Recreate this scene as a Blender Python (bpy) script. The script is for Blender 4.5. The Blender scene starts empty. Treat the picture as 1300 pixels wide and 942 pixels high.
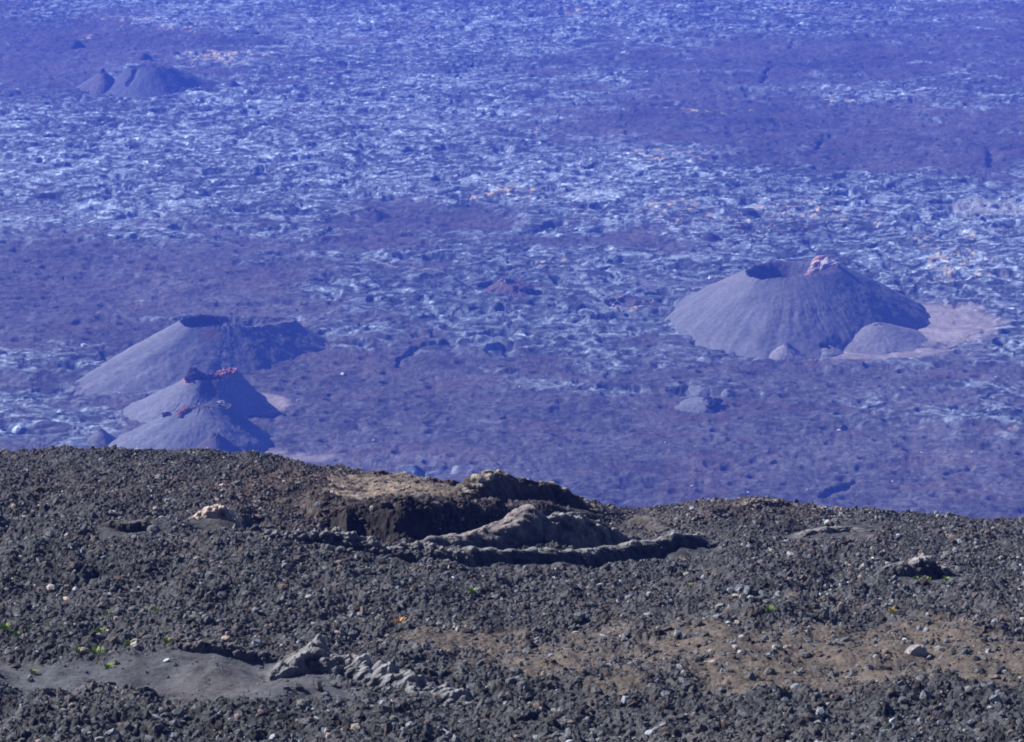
import bpy, math, random
import numpy as np
R = math.radians
random.seed(7)
rng = np.random.default_rng(11)

# ------------------------------------------------------------------ camera model
F = 3686.0; CX = 650.0; CY = 471.0; PITCH = R(15.0); H = 400.0
cp, sp = math.cos(PITCH), math.sin(PITCH)

def dep(py): return PITCH + np.arctan((np.asarray(py, float) - CY) / F)

def ray(px, py):
    u = (np.asarray(px, float) - CX) / F; v = (np.asarray(py, float) - CY) / F
    return u, cp - v * sp, -sp - v * cp

def at_z(px, py, z=0.0):
    "world point at height z seen at a photo pixel"
    dx, dy, dz = ray(px, py)
    t = (z - H) / dz
    return dx * t, dy * t

def proj(x, y, z):
    zz = np.asarray(z, float) - H
    fw = y * cp - zz * sp; up = y * sp + zz * cp
    fw = np.maximum(fw, 1e-3)
    return CX + F * x / fw, CY - F * up / fw

# ------------------------------------------------------------------ noise
def _h(ix, iy, s):
    n = (ix.astype(np.int64) * 374761393 + iy.astype(np.int64) * 668265263 + s * 974634777) & 0x7fffffff
    n = ((n ^ (n >> 13)) * 1274126177) & 0x7fffffff
    n = ((n ^ (n >> 15)) * 461845907) & 0x7fffffff
    return (n ^ (n >> 16)) & 0xffff

_A = np.arange(256) * (2 * math.pi / 256); _GX = np.cos(_A); _GY = np.sin(_A)
def perlin(x, y, s=0):
    x0 = np.floor(x); y0 = np.floor(y); fx = x - x0; fy = y - y0
    ix = x0.astype(np.int64); iy = y0.astype(np.int64)
    def g(dx, dy):
        h = _h(ix + dx, iy + dy, s) & 255
        return _GX[h] * (fx - dx) + _GY[h] * (fy - dy)
    u = fx * fx * fx * (fx * (fx * 6 - 15) + 10); v = fy * fy * fy * (fy * (fy * 6 - 15) + 10)
    a = g(0, 0); b = g(1, 0); c = g(0, 1); d = g(1, 1)
    return (a + u * (b - a) + v * (c + u * (d - c) - a - u * (b - a))) * 1.5

def fbm(x, y, o=4, s=0, gain=.5, lac=2.07):
    t = 0; a = 1.; k = 0
    for i in range(o):
        t = t + a * perlin(x, y, s + i * 17); k += a; a *= gain
        x = x * lac + 3.1; y = y * lac + 7.7
    return t / k * 1.35

def ridged(x, y, o=4, s=0):
    t = 0; a = 1.; k = 0
    for i in range(o):
        t = t + a * (1 - np.abs(perlin(x, y, s + i * 17)) * 2); k += a; a *= .5
        x = x * 2.1 + 1.3; y = y * 2.1 + 5.7
    return t / k

def worley(x, y, s=0):
    x0 = np.floor(x).astype(np.int64); y0 = np.floor(y).astype(np.int64)
    d1 = np.full(x.shape, 9.); idv = np.zeros(x.shape)
    for dx in (-1, 0, 1):
        for dy in (-1, 0, 1):
            a = _h(x0 + dx, y0 + dy, s) / 65535.; b = _h(x0 + dx, y0 + dy, s + 91) / 65535.
            d = (x0 + dx + a - x) ** 2 + (y0 + dy + b - y) ** 2
            m = d < d1
            d1 = np.where(m, d, d1); idv = np.where(m, a, idv)
    return np.sqrt(d1), idv

def sstep(a, b, x):
    t = np.clip((x - a) / (b - a), 0, 1); return t * t * (3 - 2 * t)

def blob(px, py, cx, cy, rx, ry, k=2.0):
    return np.exp(-(((px - cx) / rx) ** 2 + ((py - cy) / ry) ** 2) ** (k / 2))

# ------------------------------------------------------------------ scene plumbing
scn = bpy.context.scene
C = scn.collection
def tag(o, label=None, cat=None, group=None, kind=None):
    if label: o['label'] = label
    if cat: o['category'] = cat
    if group: o['group'] = group
    if kind: o['kind'] = kind
    return o

def mesh_obj(name, V, Fq, mat, col=None, parent=None, smooth=False, origin=None):
    V = np.asarray(V, np.float32); Fq = np.asarray(Fq, np.int32)
    if origin is not None: V = V - np.asarray(origin, np.float32)
    me = bpy.data.meshes.new(name)
    n = Fq.shape[1]
    me.vertices.add(len(V)); me.vertices.foreach_set('co', V.ravel())
    me.loops.add(Fq.size); me.loops.foreach_set('vertex_index', Fq.ravel())
    me.polygons.add(len(Fq)); me.polygons.foreach_set('loop_start', np.arange(0, Fq.size, n, dtype=np.int32))
    try: me.polygons.foreach_set('loop_total', np.full(len(Fq), n, np.int32))
    except Exception: pass
    me.polygons.foreach_set('use_smooth', np.full(len(Fq), smooth))
    me.update(calc_edges=True)
    if col is not None:
        a = me.color_attributes.new('Col', 'FLOAT_COLOR', 'POINT')
        c = np.ones((len(V), 4), np.float32); c[:, :3] = np.clip(col, 0.004, 1)
        a.data.foreach_set('color', c.ravel())
    me.materials.append(mat)
    o = bpy.data.objects.new(name, me); C.objects.link(o)
    if origin is not None: o.location = origin
    if parent is not None:
        o.parent = parent
        if origin is not None and parent is not None:
            o.location = tuple(np.asarray(origin) - np.asarray(parent.location))
    return o

def grid_faces(nr, nc, wrap=False):
    i = np.arange(nr - 1)[:, None]; j = np.arange(nc if wrap else nc - 1)[None, :]
    a = i * nc + j; b = i * nc + (j + 1) % nc
    return np.stack([a, b, b + nc, a + nc], -1).reshape(-1, 4)

def empty(name, loc):
    o = bpy.data.objects.new(name, None); o.location = loc; C.objects.link(o); return o

# ------------------------------------------------------------------ materials
def lava_mat(name, scale=2.0, var=.45, bump=.5, bdist=.2, rough=.88, warm=(1, 1, 1), det=6, spec=.25):
    m = bpy.data.materials.new(name); m.use_nodes = True
    nt = m.node_tree; N = nt.nodes; L = nt.links
    b = N['Principled BSDF']; b.inputs['Roughness'].default_value = rough
    b.inputs['Specular IOR Level'].default_value = spec
    at = N.new('ShaderNodeAttribute'); at.attribute_name = 'Col'
    g = N.new('ShaderNodeNewGeometry')
    n1 = N.new('ShaderNodeTexNoise'); n1.inputs['Scale'].default_value = scale; n1.inputs['Detail'].default_value = det
    n1.inputs['Roughness'].default_value = .68
    L.new(g.outputs['Position'], n1.inputs['Vector'])
    mr = N.new('ShaderNodeMapRange'); mr.inputs[1].default_value = .3; mr.inputs[2].default_value = .7
    mr.inputs[3].default_value = 1 - var; mr.inputs[4].default_value = 1 + var
    L.new(n1.outputs['Fac'], mr.inputs[0])
    mx = N.new('ShaderNodeMix'); mx.data_type = 'RGBA'; mx.blend_type = 'MULTIPLY'; mx.inputs[0].default_value = 1
    L.new(at.outputs['Color'], mx.inputs[6])
    cb = N.new('ShaderNodeCombineColor')
    for k in range(3):
        mm = N.new('ShaderNodeMath'); mm.operation = 'MULTIPLY'; mm.inputs[1].default_value = warm[k]
        L.new(mr.outputs[0], mm.inputs[0]); L.new(mm.outputs[0], cb.inputs[k])
    L.new(cb.outputs[0], mx.inputs[7]); L.new(mx.outputs[2], b.inputs['Base Color'])
    if bump:
        v = N.new('ShaderNodeTexNoise'); v.inputs['Scale'].default_value = scale * 1.7; v.inputs['Detail'].default_value = det
        v.inputs['Roughness'].default_value = .7
        L.new(g.outputs['Position'], v.inputs['Vector'])
        bp = N.new('ShaderNodeBump'); bp.inputs['Strength'].default_value = bump; bp.inputs['Distance'].default_value = bdist
        L.new(v.outputs['Fac'], bp.inputs['Height']); L.new(bp.outputs[0], b.inputs['Normal'])
    return m

M_floor = lava_mat('caldera_lava', .35, .35, .7, 1.2, .9)
M_ash = lava_mat('cinder_ash', .5, .16, .45, .6, .95, spec=.1)
M_scoria = lava_mat('red_scoria', .8, .5, 1, 1.2, .95, spec=.1)
M_near = lava_mat('near_soil', 5, .4, .8, .08, .9)
M_rub = lava_mat('clinker', 9, .45, .9, .05, .8)
M_crust = lava_mat('lava_crust', 5, .4, .9, .10, .78)
M_leaf = lava_mat('leaf', 20, .25, 0, .02, .6)

# ------------------------------------------------------------------ CALDERA FLOOR
PALE = np.array([.198, .248, .30]); BROWN = np.array([.076, .070, .078]); DARK = np.array([.050, .052, .060])
OCHRE = np.array([.62, .50, .32]); SAND = np.array([.30, .265, .255])

def floor_fields(x, y):
    px, py = proj(x, y, 0 * x)
    # warp photo coordinates by world-space noise so outlines stay ragged
    w1 = fbm(x / 90, y / 90, 4, 3); w2 = fbm(x / 90, y / 90, 4, 8)
    qx = px + w1 * 55; qy = py + w2 * 13
    v = np.full(x.shape, .20)
    B = [  # cx, cy, rx, ry, weight : pale rough flow (+) / smooth brown flow (-)
        (250, 200, 420, 75, .85), (60, 160, 160, 50, .15), (560, 60, 260, 60, .45), (560, 170, 260, 60, .35),
        (900, 245, 420, 45, .60), (1180, 300, 220, 60, .55), (660, 400, 260, 62, .75), (800, 330, 260, 26, .35),
        (230, 5, 260, 18, .45), (420, 130, 200, 30, .35), (880, 20, 420, 22, .40), (1120, 120, 180, 12, .45),
        (1225, 262, 100, 14, .45), (1240, 528, 150, 13, .75), (1210, 495, 130, 5, .7), (60, 522, 120, 26, .55),
        (95, 455, 110, 10, .55), (700, 488, 110, 10, .55), (470, 370, 120, 18, .3), (1260, 400, 120, 60, .45),
        (980, 560, 240, 5, .25), (900, 500, 50, 14, .5), (560, 596, 70, 6, .9), (830, 395, 60, 22, .3),
        (430, 578, 90, 10, .35), (1150, 345, 140, 25, .35),
        (80, 55, 190, 22, -.55), (560, 268, 110, 22, -.85), (150, 405, 220, 55, -.50), (60, 320, 150, 16, -.20),
        (900, 160, 360, 30, -.62), (1180, 195, 200, 22, -.55), (1000, 75, 260, 16, -.55), (930, 110, 140, 14, -.3),
        (480, 510, 200, 90, -.8), (900, 590, 700, 75, -.65), (1120, 480, 240, 20, -.5), (70, 100, 90, 25, -.5),
        (30, 215, 90, 14, -.55), (800, 310, 160, 10, -.45), (340, 100, 90, 12, -.3), (1270, 30, 90, 30, -.35),
        (180, 345, 220, 20, -.25), (1080, 215, 120, 12, -.4), (400, 310, 170, 12, -.5),
    ]
    for cx, cy, rx, ry, k in B: v = v + k * blob(qx, qy, cx, cy, rx, ry)
    det = fbm(x / 60, y / 45, 5, 21, .6) * .75
    m = np.maximum(sstep(-.10, .62, v + det), .10)
    return px, py, qx, qy, v, m

def seg_dist(px, py, pts, sy=3.5):
    "distance (photo px, vertical stretched) to a polyline"
    d = np.full(px.shape, 1e9)
    for (x0, y0), (x1, y1) in zip(pts[:-1], pts[1:]):
        ax, ay = x1 - x0, (y1 - y0) * sy
        t = np.clip(((px - x0) * ax + (py - y0) * sy * ay) / (ax * ax + ay * ay + 1e-9), 0, 1)
        d = np.minimum(d, np.hypot(px - x0 - t * ax, (py - y0) * sy - t * ay))
    return d

def w_(x, y): return fbm(x / 15, y / 15, 2, 71) * .35
def floor_surface(x, y):
    px, py, qx, qy, v, m = floor_fields(x, y)
    x = x; y = y
    wx = x + fbm(x / 38, y / 38, 3, 40) * 22; wy = y + fbm(x / 38, y / 38, 3, 44) * 22
    r1 = ridged(wx / 34, wy / 34, 4, 50)
    r2 = ridged(wx / 17, wy / 12, 3, 60)
    wd, wid = worley(wx / 9.5, wy / 6.5, 70)
    pk, pid = worley(x / 34 + w_(x, y), y / 30, 73); hol = sstep(.34, .12, pk) * (pid > .62)
    pk3, pid3 = worley(x / 13, y / 13 + 5, 74); hol3 = sstep(.32, .1, pk3) * (pid3 > .70)
    wd2, wid2 = worley(wx / 3.4 + 9, wy / 3.0, 75)
    f4 = fbm(x / 3.4, y / 4.4, 3, 80)
    z = (r1 - .5) * 1.6 * m + (r2 - .5) * 1.5 * m + m * (.5 - wd) * .9 + m * (.4 - wd2) * .55
    z = z + (1 - m) * (f4 * .40 + (.5 - wd2) * .30 + (.45 - wd) * .55 * (wid > .5) - 1.6 * hol3 + fbm(x / 9, y / 9, 3, 87) * .8 + fbm(x / 26, y / 26, 3, 88) * 1.2)
    # flow margins: the pale flow stands a little above the brown one
    z = z + sstep(.1, .5, m) * 1.2 - 3.2 * hol * (.4 + m) - 1.4 * hol3 * m
    # rope-like channels in the middle flow
    rope = blob(qx, qy, 690, 400, 260, 70)
    ph = (wy * .34 + wx * .10 + fbm(wx / 60, wy / 60, 3, 93) * 9)
    z = z + rope * np.sin(ph) * .8 * m
    # albedo
    n1 = fbm(wx / 17, wy / 8, 4, 100); n2 = fbm(x / 5.0, y / 3.4, 4, 110, .62); n3 = fbm(x / 130, y / 130, 3, 120)
    pale = np.clip(.57 + 1.05 * n1 + 1.0 * n2 + .35 * n3 + (wid - .5) * .6, .10, 3.0)
    age = 1.12 - .42 * blob(qx, qy, 690, 400, 420, 85, 3) + .12 * blob(qx, qy, 250, 180, 420, 90) - .25 * blob(qx, qy, 80, 500, 160, 50)
    cpale = PALE[None] * (pale ** 1.25 * age)[:, None]
    k = sstep(.15, -.6, n1 + n2 * .4)[:, None]
    cpale = cpale * (1 - .55 * k) + DARK * .55 * k
    br = np.clip(.92 + .50 * n2 + .45 * n3 + .30 * n1 + .5 * (wid2 - .5) + .35 * fbm(x / 28, y / 28, 3, 115), .3, 2.4)
    br = br * (1 - .4 * hol3)
    cbr = BROWN[None] * br[:, None]
    mm = m[:, None]
    col = cbr * (1 - mm) + cpale * mm
    # flecks brightened as painted sunlit facets, and straw coloured patches
    fl = sstep(.46, .8, fbm(x / 5.5 + 40, y / 4.0, 3, 130) + .25 * n1 + .12 * (m - .5)) * m
    col = col * (1 + 1.5 * fl[:, None])
    oc = np.zeros(x.shape)
    for cx, cy, rx, ry, a in [(290, 72, 45, 7, 1), (340, 70, 30, 3, .8), (230, 30, 70, 6, .6), (150, 25, 60, 6, .5), (520, 30, 60, 20, .3), (800, 8, 80, 6, .5),
                              (1010, 15, 40, 4, .6), (640, 243, 60, 7, .8), (700, 250, 60, 8, .5), (830, 203, 40, 8, .6), (860, 270, 60, 12, .6),
                              (890, 136, 50, 3, .8), (1000, 275, 120, 22, .55), (1210, 340, 40, 22, .8), (1180, 300, 80, 25, .4), (690, 330, 30, 5, .7),
                              (790, 385, 25, 7, .9), (650, 362, 20, 5, .5), (950, 340, 20, 4, .3), (620, 395, 90, 10, .15), (1285, 550, 30, 8, .4),
                              (90, 50, 25, 6, .7), (30, 10, 40, 8, .3), (1170, 120, 80, 6, .4), (1070, 130, 60, 4, .6), (560, 600, 40, 4, .9), (700, 160, 50, 12, .3)]:
        oc = np.maximum(oc, a * blob(qx, qy, cx, cy, rx, ry))
    of = sstep(.12, .52, fbm(x / 7.5 + 5, y / 10, 4, 140) + oc * .75 - .38) * sstep(.05, .3, oc)
    col = col * (1 - of[:, None]) + OCHRE * of[:, None] * (.8 + .5 * n2[:, None])
    # lighter ropy lines across the flows
    ln = np.abs(fbm(wx / 70, wy / 30, 3, 150)); lk = sstep(.035, .0, ln) * sstep(.2, .6, m) * .6
    col = col * (1 + .9 * lk[:, None])
    # long reddish-brown tongues through the smooth flow
    rb = sstep(.05, .35, fbm(x / 60, y / 35, 4, 160)) * (1 - m)
    col = col * (1 - .30 * rb[:, None]) + np.array([.125, .078, .070]) * .30 * rb[:, None]
    # smooth ash apron beside the big cone and dust in front of it
    wob = fbm(x / 22, y / 22, 4, 166)
    ap = sstep(.25, .62, 1.1 * blob(px, py, 1200, 412, 70, 27, 2) + wob * .18) * .95
    ap = np.maximum(ap, sstep(.3, .6, blob(px, py, 1095, 446, 110, 12, 2) + wob * .2) * .85)
    ap = np.maximum(ap, sstep(.3, .6, blob(px, py, 335, 512, 34, 14, 2) + wob * .2) * .9)
    ap = np.maximum(ap, sstep(.3, .7, blob(px, py, 355, 580, 70, 9, 2) + wob * .3) * .6)
    z = z * (1 - .85 * ap); col = col * (1 - ap[:, None]) + SAND * (ap * (1 + .35 * n1 + .1 * n2))[:, None]
    pr = sstep(.3, .6, blob(px, py, 1262, 264, 60, 13, 3) + wob * .25)[:, None]; col = col * (1 - .7 * pr) + np.array([.40, .42, .42]) * (.8 + .5 * n2[:, None]) * .7 * pr
    # dark scarp in the middle flow edge and the small gully lines
    for pts, dz, wdt in [([(505, 465), (512, 456), (530, 445), (545, 438)], -3.0, 5), ([(1000, 60), (1010, 50)], -2, 4),
                         ([(1040, 190), (1048, 176), (1056, 172)], -3, 5), ([(968, 105), (975, 88), (985, 80)], -3, 4),
                         ([(1250, 210), (1262, 200), (1258, 188)], -3.5, 6), ([(1040, 628), (1070, 618), (1082, 610)], -2.6, 6),
                         ([(400, 300), (420, 290), (452, 287)], -2, 4), ([(935, 120), (965, 130), (1050, 124)], -1.5, 4), ([(1205, 600), (1230, 594)], -2, 6)]:
        d = seg_dist(px + wob * 10, py + wob * 3, pts); k = sstep(wdt * 1.6, 0, d)
        z = z + dz * k
    # pale footpath-like line
    d = seg_dist(px + wob * 4, py + wob * 1, [(464, 328), (480, 335), (505, 341), (560, 346)]); k = sstep(4.5, 1, d) * .7
    col = col * (1 - k[:, None]) + np.array([.30, .30, .29]) * k[:, None]
    d = seg_dist(px + wob * 5, py + wob * 1.5, [(15, 457), (60, 452), (110, 452), (160, 448)]); k = sstep(5, 1, d) * .35
    col = col * (1 - k[:, None]) + np.array([.26, .26, .25]) * k[:, None]
    return z, col, m

# ------------------------------------------------------------------ NEAR SLOPE
YC = 125.0; Y0 = 62.0
CR = np.array([(-400, 590), (0, 578), (60, 574), (130, 573), (250, 576), (330, 583), (400, 594), (440, 601), (480, 603), (540, 608), (590, 618), (640, 632),
               (745, 644), (800, 647), (850, 644), (900, 639), (960, 635), (1000, 638), (1050, 646), (1130, 652), (1200, 654), (1300, 662), (1700, 690)], float)
def base_near(x, y):
    a = x / np.maximum(y, 20.0) * cp * 1.04
    px = CX + a * F
    tc = np.tan(dep(np.interp(px, CR[:, 0], CR[:, 1])))
    zc = -YC * tc - .10
    z0 = -Y0 * math.tan(dep(952.0))
    L = YC - Y0; s = (zc - z0) / L; dl = .028
    t = np.clip((y - Y0) / L, 0, None)
    zi = z0 + L * ((s + dl) * t - dl * t * t)
    yy = y - YC
    se = s - dl
    zo = zc + se * yy - .33 * np.where(yy < 9, np.clip(yy, 0, 9) ** 2 / 18, yy - 4.5)
    z = np.where(y > YC, zo, zi)
    zb = -1.7 + (z0 + 1.7) * np.clip(y / Y0, 0, 1)
    z = np.where(y < Y0, zb, z)
    z = np.where(y < 0, -1.7 + 25 * (1 - np.exp(y / 60.)), z)
    return H + z

def near_hit(px, py):
    dx, dy, dz = ray(px, py)
    ys = np.linspace(50, YC + 4, 1500)
    zr = H + dz / dy * ys
    zt = base_near(dx / dy * ys, ys)
    k = np.argmax(zr < zt) if np.any(zr < zt) else len(ys) - 1
    return float(dx / dy * ys[k]), float(ys[k])

WALL = np.array([(370, 640), (400, 652), (440, 664), (500, 668), (600, 670), (700, 668), (760, 664), (810, 662)], float)
def near_shape(x, y):
    "large forms of the near slope (no rubble)"
    z0 = base_near(x, y)
    px, py = proj(x, y, z0)
    m = (y > 40) & (y < YC + 12)
    wob = fbm(x / 1.1, y / 1.6, 3, 201)
    pw = np.interp(px, WALL[:, 0], WALL[:, 1]) + wob * .9
    crest = np.interp(px, CR[:, 0], CR[:, 1])
    amt = np.interp(px, [350, 430, 500, 600, 700, 760, 830], [0, .75, .95, .95, .8, .45, 0])
    up = sstep(pw + 5.0, pw - 4.0, py)
    # raise behind the wall, fading to nothing at the crest
    fade = np.clip((py - crest) / np.maximum(pw - crest, 5), 0, 1)
    z = z0 + np.where(m, amt * up * fade, 0)
    # channel in front of the wall
    z = z - np.where(m, .55 * amt * sstep(pw - 1, pw + 2, py) * sstep(pw + 26, pw + 8, py), 0)
    # holes and hollows
    for cx, cy, rx, ry, d in [(322, 662, 15, 6, -.8), (1135, 727, 26, 5, -.30), (95, 690, 60, 8, -.2), (40, 650, 60, 10, -.35), (170, 640, 40, 6, -.25),
                              (100, 742, 16, 5, -.4), (128, 736, 16, 5, -.4), (350, 745, 60, 5, -.25), (1250, 722, 30, 5, -.3), (1290, 745, 16, 6, -.3)]:
        z = z + np.where(m, d * blob(px, py, cx, cy, rx, ry, 3), 0)
    z = z + np.where(m, fbm(x / 9, y / 12, 3, 210) * .40 * sstep(YC + 1, YC - 16, y) + fbm(x / 2.4, y / 3.4, 3, 214) * .30, 0)
    # hollow around the left side of the slope, and the smooth slab sunk at the bottom left
    return z, px, py

CLEAR = [([(470, 686), (560, 690), (650, 694), (700, 696), (800, 694)], 9), ([(350, 690), (450, 698), (550, 706), (650, 716), (750, 716), (840, 705), (900, 698)], 7),
         ([(1150, 736), (1205, 736)], 16), ([(250, 664), (310, 664)], 10), ([(140, 680), (200, 680)], 12), ([(600, 650), (750, 660)], 7), ([(1010, 680), (1100, 680)], 12)]
def ridge_clear(px, py):
    k = np.zeros(px.shape)
    for pts, w in CLEAR: k = np.maximum(k, sstep(w * 2.2, w, seg_dist(px, py, pts, 2.0)))
    return k

def slab_mask(px, py, x, y):
    w = fbm(x / 2.2, y / 3, 3, 230) * 14
    edge = np.interp(px, [-200, 0, 60, 130, 200, 300, 350, 390, 480, 620], [838, 836, 838, 836, 832, 826, 826, 840, 890, 970])
    return sstep(-3, 5, py + w * .5 - edge) * sstep(882, 868, py + w * .9 - .02 * px)

def near_surface(x, y):
    z, px, py = near_shape(x, y)
    sl = slab_mask(px, py, x, y)
    r = 1 - sl
    # ochre soil shows where the rubble thins out
    soil = sstep(.35, .75, blob(px, py, 1020, 830, 520, 55, 3) * .9 + blob(px, py, 560, 815, 70, 14) * .5 + fbm(x / 2.6, y / 4.2, 5, 240, .62) * .75)
    tanp = 1.15 * blob(px, py, 515, 632, 105, 32, 3) * sstep(672, 664, py)
    tanp = np.clip(sstep(.3, .6, tanp + fbm(x / 1.6, y / 2.4, 3, 245) * .25), 0, 1)
    wd, wid = worley(x / .26, y / .28, 250); wd2, wid2 = worley(x / .14 + 4, y / .17, 255)
    rc = ridge_clear(px, py)
    f = fbm(x / .8, y / 1.0, 4, 260)
    big, bid = worley(x / .95 + 3, y / 1.1, 265)
    big2, bid2 = worley(x / 2.3 + 7, y / 2.9, 268)
    rough = r * (1 - .65 * soil) * (1 - .6 * tanp) * (1 - .75 * rc)
    lump = sstep(.75, .1, wd) * .075 * (.25 + wid) + sstep(.7, .1, wd2) * .045 * (.3 + wid2) + sstep(.75, .05, big) * .11 * bid * bid
    lump = lump + sstep(.7, .05, big2) * .18 * sstep(.45, .95, bid2)
    z = z + rough * (lump + f * .10 + fbm(x / .16, y / .2, 3, 262) * .045) + sl * (.03 * f - .06 + .05 * fbm(x / 1.3, y / .5, 3, 270))
    n1 = fbm(x / .5, y / .6, 3, 280); n2 = fbm(x / 4, y / 6, 3, 285)
    g = np.clip(.85 + .6 * n1 + .45 * n2 + (wid - .5) * .7, .2, 2.2)[:, None]
    col = np.array([.056, .059, .069])[None] * g
    redz = np.clip(blob(px, py, 420, 625, 160, 36) + .6 * blob(px, py, 600, 668, 220, 12) + .75 * blob(px, py, 970, 645, 90, 16) + .5 * blob(px, py, 90, 620, 160, 20)
                   + n2 * .5, 0, 1)[:, None] * .75
    col = col * (1 - redz) + np.array([.075, .050, .046])[None] * g * redz
    sc = np.array([.112, .092, .078])[None] * np.clip(1 + .45 * n1, .4, 2)[:, None]
    col = col * (1 - .85 * soil[:, None]) + sc * .85 * soil[:, None]
    tc = np.array([.19, .155, .13])[None] * np.clip(.85 + .8 * n1 + .4 * n2, .3, 2)[:, None]
    col = col * (1 - tanp[:, None]) + tc * tanp[:, None]
    pm = (sstep(400, 430, px) * sstep(775, 745, px) * sstep(-3.5, -1.5, py - np.interp(px, WALL[:, 0], WALL[:, 1])) * sstep(14, 8, py - np.interp(px, WALL[:, 0], WALL[:, 1])))[:, None]  # strip along the pit wall, darkened to paint in its shade
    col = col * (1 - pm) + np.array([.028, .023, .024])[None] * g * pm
    sc2 = np.array([.072, .076, .094])[None] * np.clip(1 + .30 * fbm(x / 1.5, y / 6, 4, 290) + .15 * n1, .5, 2)[:, None]
    warm = sstep(.0, .5, fbm(x / 3, y / 4, 2, 295))[:, None] * .5
    sc2 = sc2 * (1 - warm) + np.array([.095, .088, .096])[None] * warm
    col = col * (1 - sl[:, None]) + sc2 * sl[:, None]
    return z, col, soil, sl, tanp, px, py

# coarse sheet: the whole country, one piece
def axis(segs):
    out = []
    for a, b, n in segs: out += list(np.linspace(a, b, n, endpoint=False))
    out.append(segs[-1][1]); return np.array(out)
gx = axis([(-9000, -2000, 24), (-2000, -500, 60), (-500, -70, 50), (-70, 70, 90), (70, 500, 50), (500, 2000, 60), (2000, 9000, 24)])
gy = axis([(-4000, -200, 30), (-200, 40, 30), (40, 150, 60), (150, 1200, 80), (1200, 3200, 170), (3200, 5000, 40), (5000, 14000, 30)])
X, Y = np.meshgrid(gx, gy); x = X.ravel(); y = Y.ravel()
zf, cf, _ = floor_surface(x, y)
fx, fy = proj(x, y, 0 * x)
inner = sstep(-420, -330, fx) * sstep(1720, 1630, fx) * sstep(-118, -104, fy) * sstep(745, 725, fy) * (y > 100)
zf = zf * .5 - inner * 9
zn = base_near(x, y)
pn, qn = proj(x, y, zn)
inn = ((np.abs(x) < .27 * y + 17.5) & (y > 48) & (y < 137.5))
zn2 = zn - inn * 1.8 + (np.abs(x) < 120) * (y > 0) * (y < 160) * .1
z = np.maximum(zn2, zf)
up = (zn > zf)
farhill = 0 * x
col = np.where(up[:, None], np.array([.066, .068, .077]) * (1 + .4 * fbm(x / 30, y / 30, 3, 5))[:, None], cf)
tag(mesh_obj('terrain', np.stack([x, y, z], 1), grid_faces(len(gy), len(gx)), M_floor, col), kind='structure')

# fine caldera floor
pxs = axis([(-440, -60, 130), (-60, 1360, 1500), (1360, 1740, 130)])
pys = axis([(-125, -20, 60), (-20, 690, 900), (690, 750, 24)])[::-1]
PX, PY = np.meshgrid(pxs, pys)
x, y = at_z(PX.ravel(), PY.ravel())
z, col, _ = floor_surface(x, y)
tag(mesh_obj('caldera_floor', np.stack([x, y, z], 1), grid_faces(len(pys), len(pxs)), M_floor, col, smooth=True), kind='structure')

# fine near slope
au = axis([(-.27, -.20, 210), (-.20, .20, 1250), (.20, .27, 210)])
ay = axis([(46, 60, 60), (60, 129, 900), (129, 140, 50)])
A, Y = np.meshgrid(au, ay); x = (A * Y + np.sign(A) * np.clip((np.abs(A) - .20) / .07, 0, 1) * 20).ravel(); y = Y.ravel()
z, col, soil, sl, tanp, px, py = near_surface(x, y)
ed = (A.ravel() < -.2695) | (A.ravel() > .2695) | (y < 46.1) | (y > 139.9)
z = z - ed * 2.5
tag(mesh_obj('near_slope', np.stack([x, y, z], 1), grid_faces(len(ay), len(au)), M_near, col), kind='structure')

# ------------------------------------------------------------------ rubble (nobody could count it)
ph = (1 + 5 ** .5) / 2
IV = np.array([(-1, ph, 0), (1, ph, 0), (-1, -ph, 0), (1, -ph, 0), (0, -1, ph), (0, 1, ph), (0, -1, -ph), (0, 1, -ph), (ph, 0, -1), (ph, 0, 1), (-ph, 0, -1), (-ph, 0, 1)], float)
IV /= np.linalg.norm(IV[0])
IF = np.array([(0, 11, 5), (0, 5, 1), (0, 1, 7), (0, 7, 10), (0, 10, 11), (1, 5, 9), (5, 11, 4), (11, 10, 2), (10, 7, 6), (7, 1, 8), (3, 9, 4), (3, 4, 2), (3, 2, 6), (3, 6, 8), (3, 8, 9),
               (4, 9, 5), (2, 4, 11), (6, 2, 10), (8, 6, 7), (9, 8, 1)])
def ground_near(x, y):
    z, *_ = near_surface(np.atleast_1d(np.asarray(x, float)), np.atleast_1d(np.asarray(y, float))); return z

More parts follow.
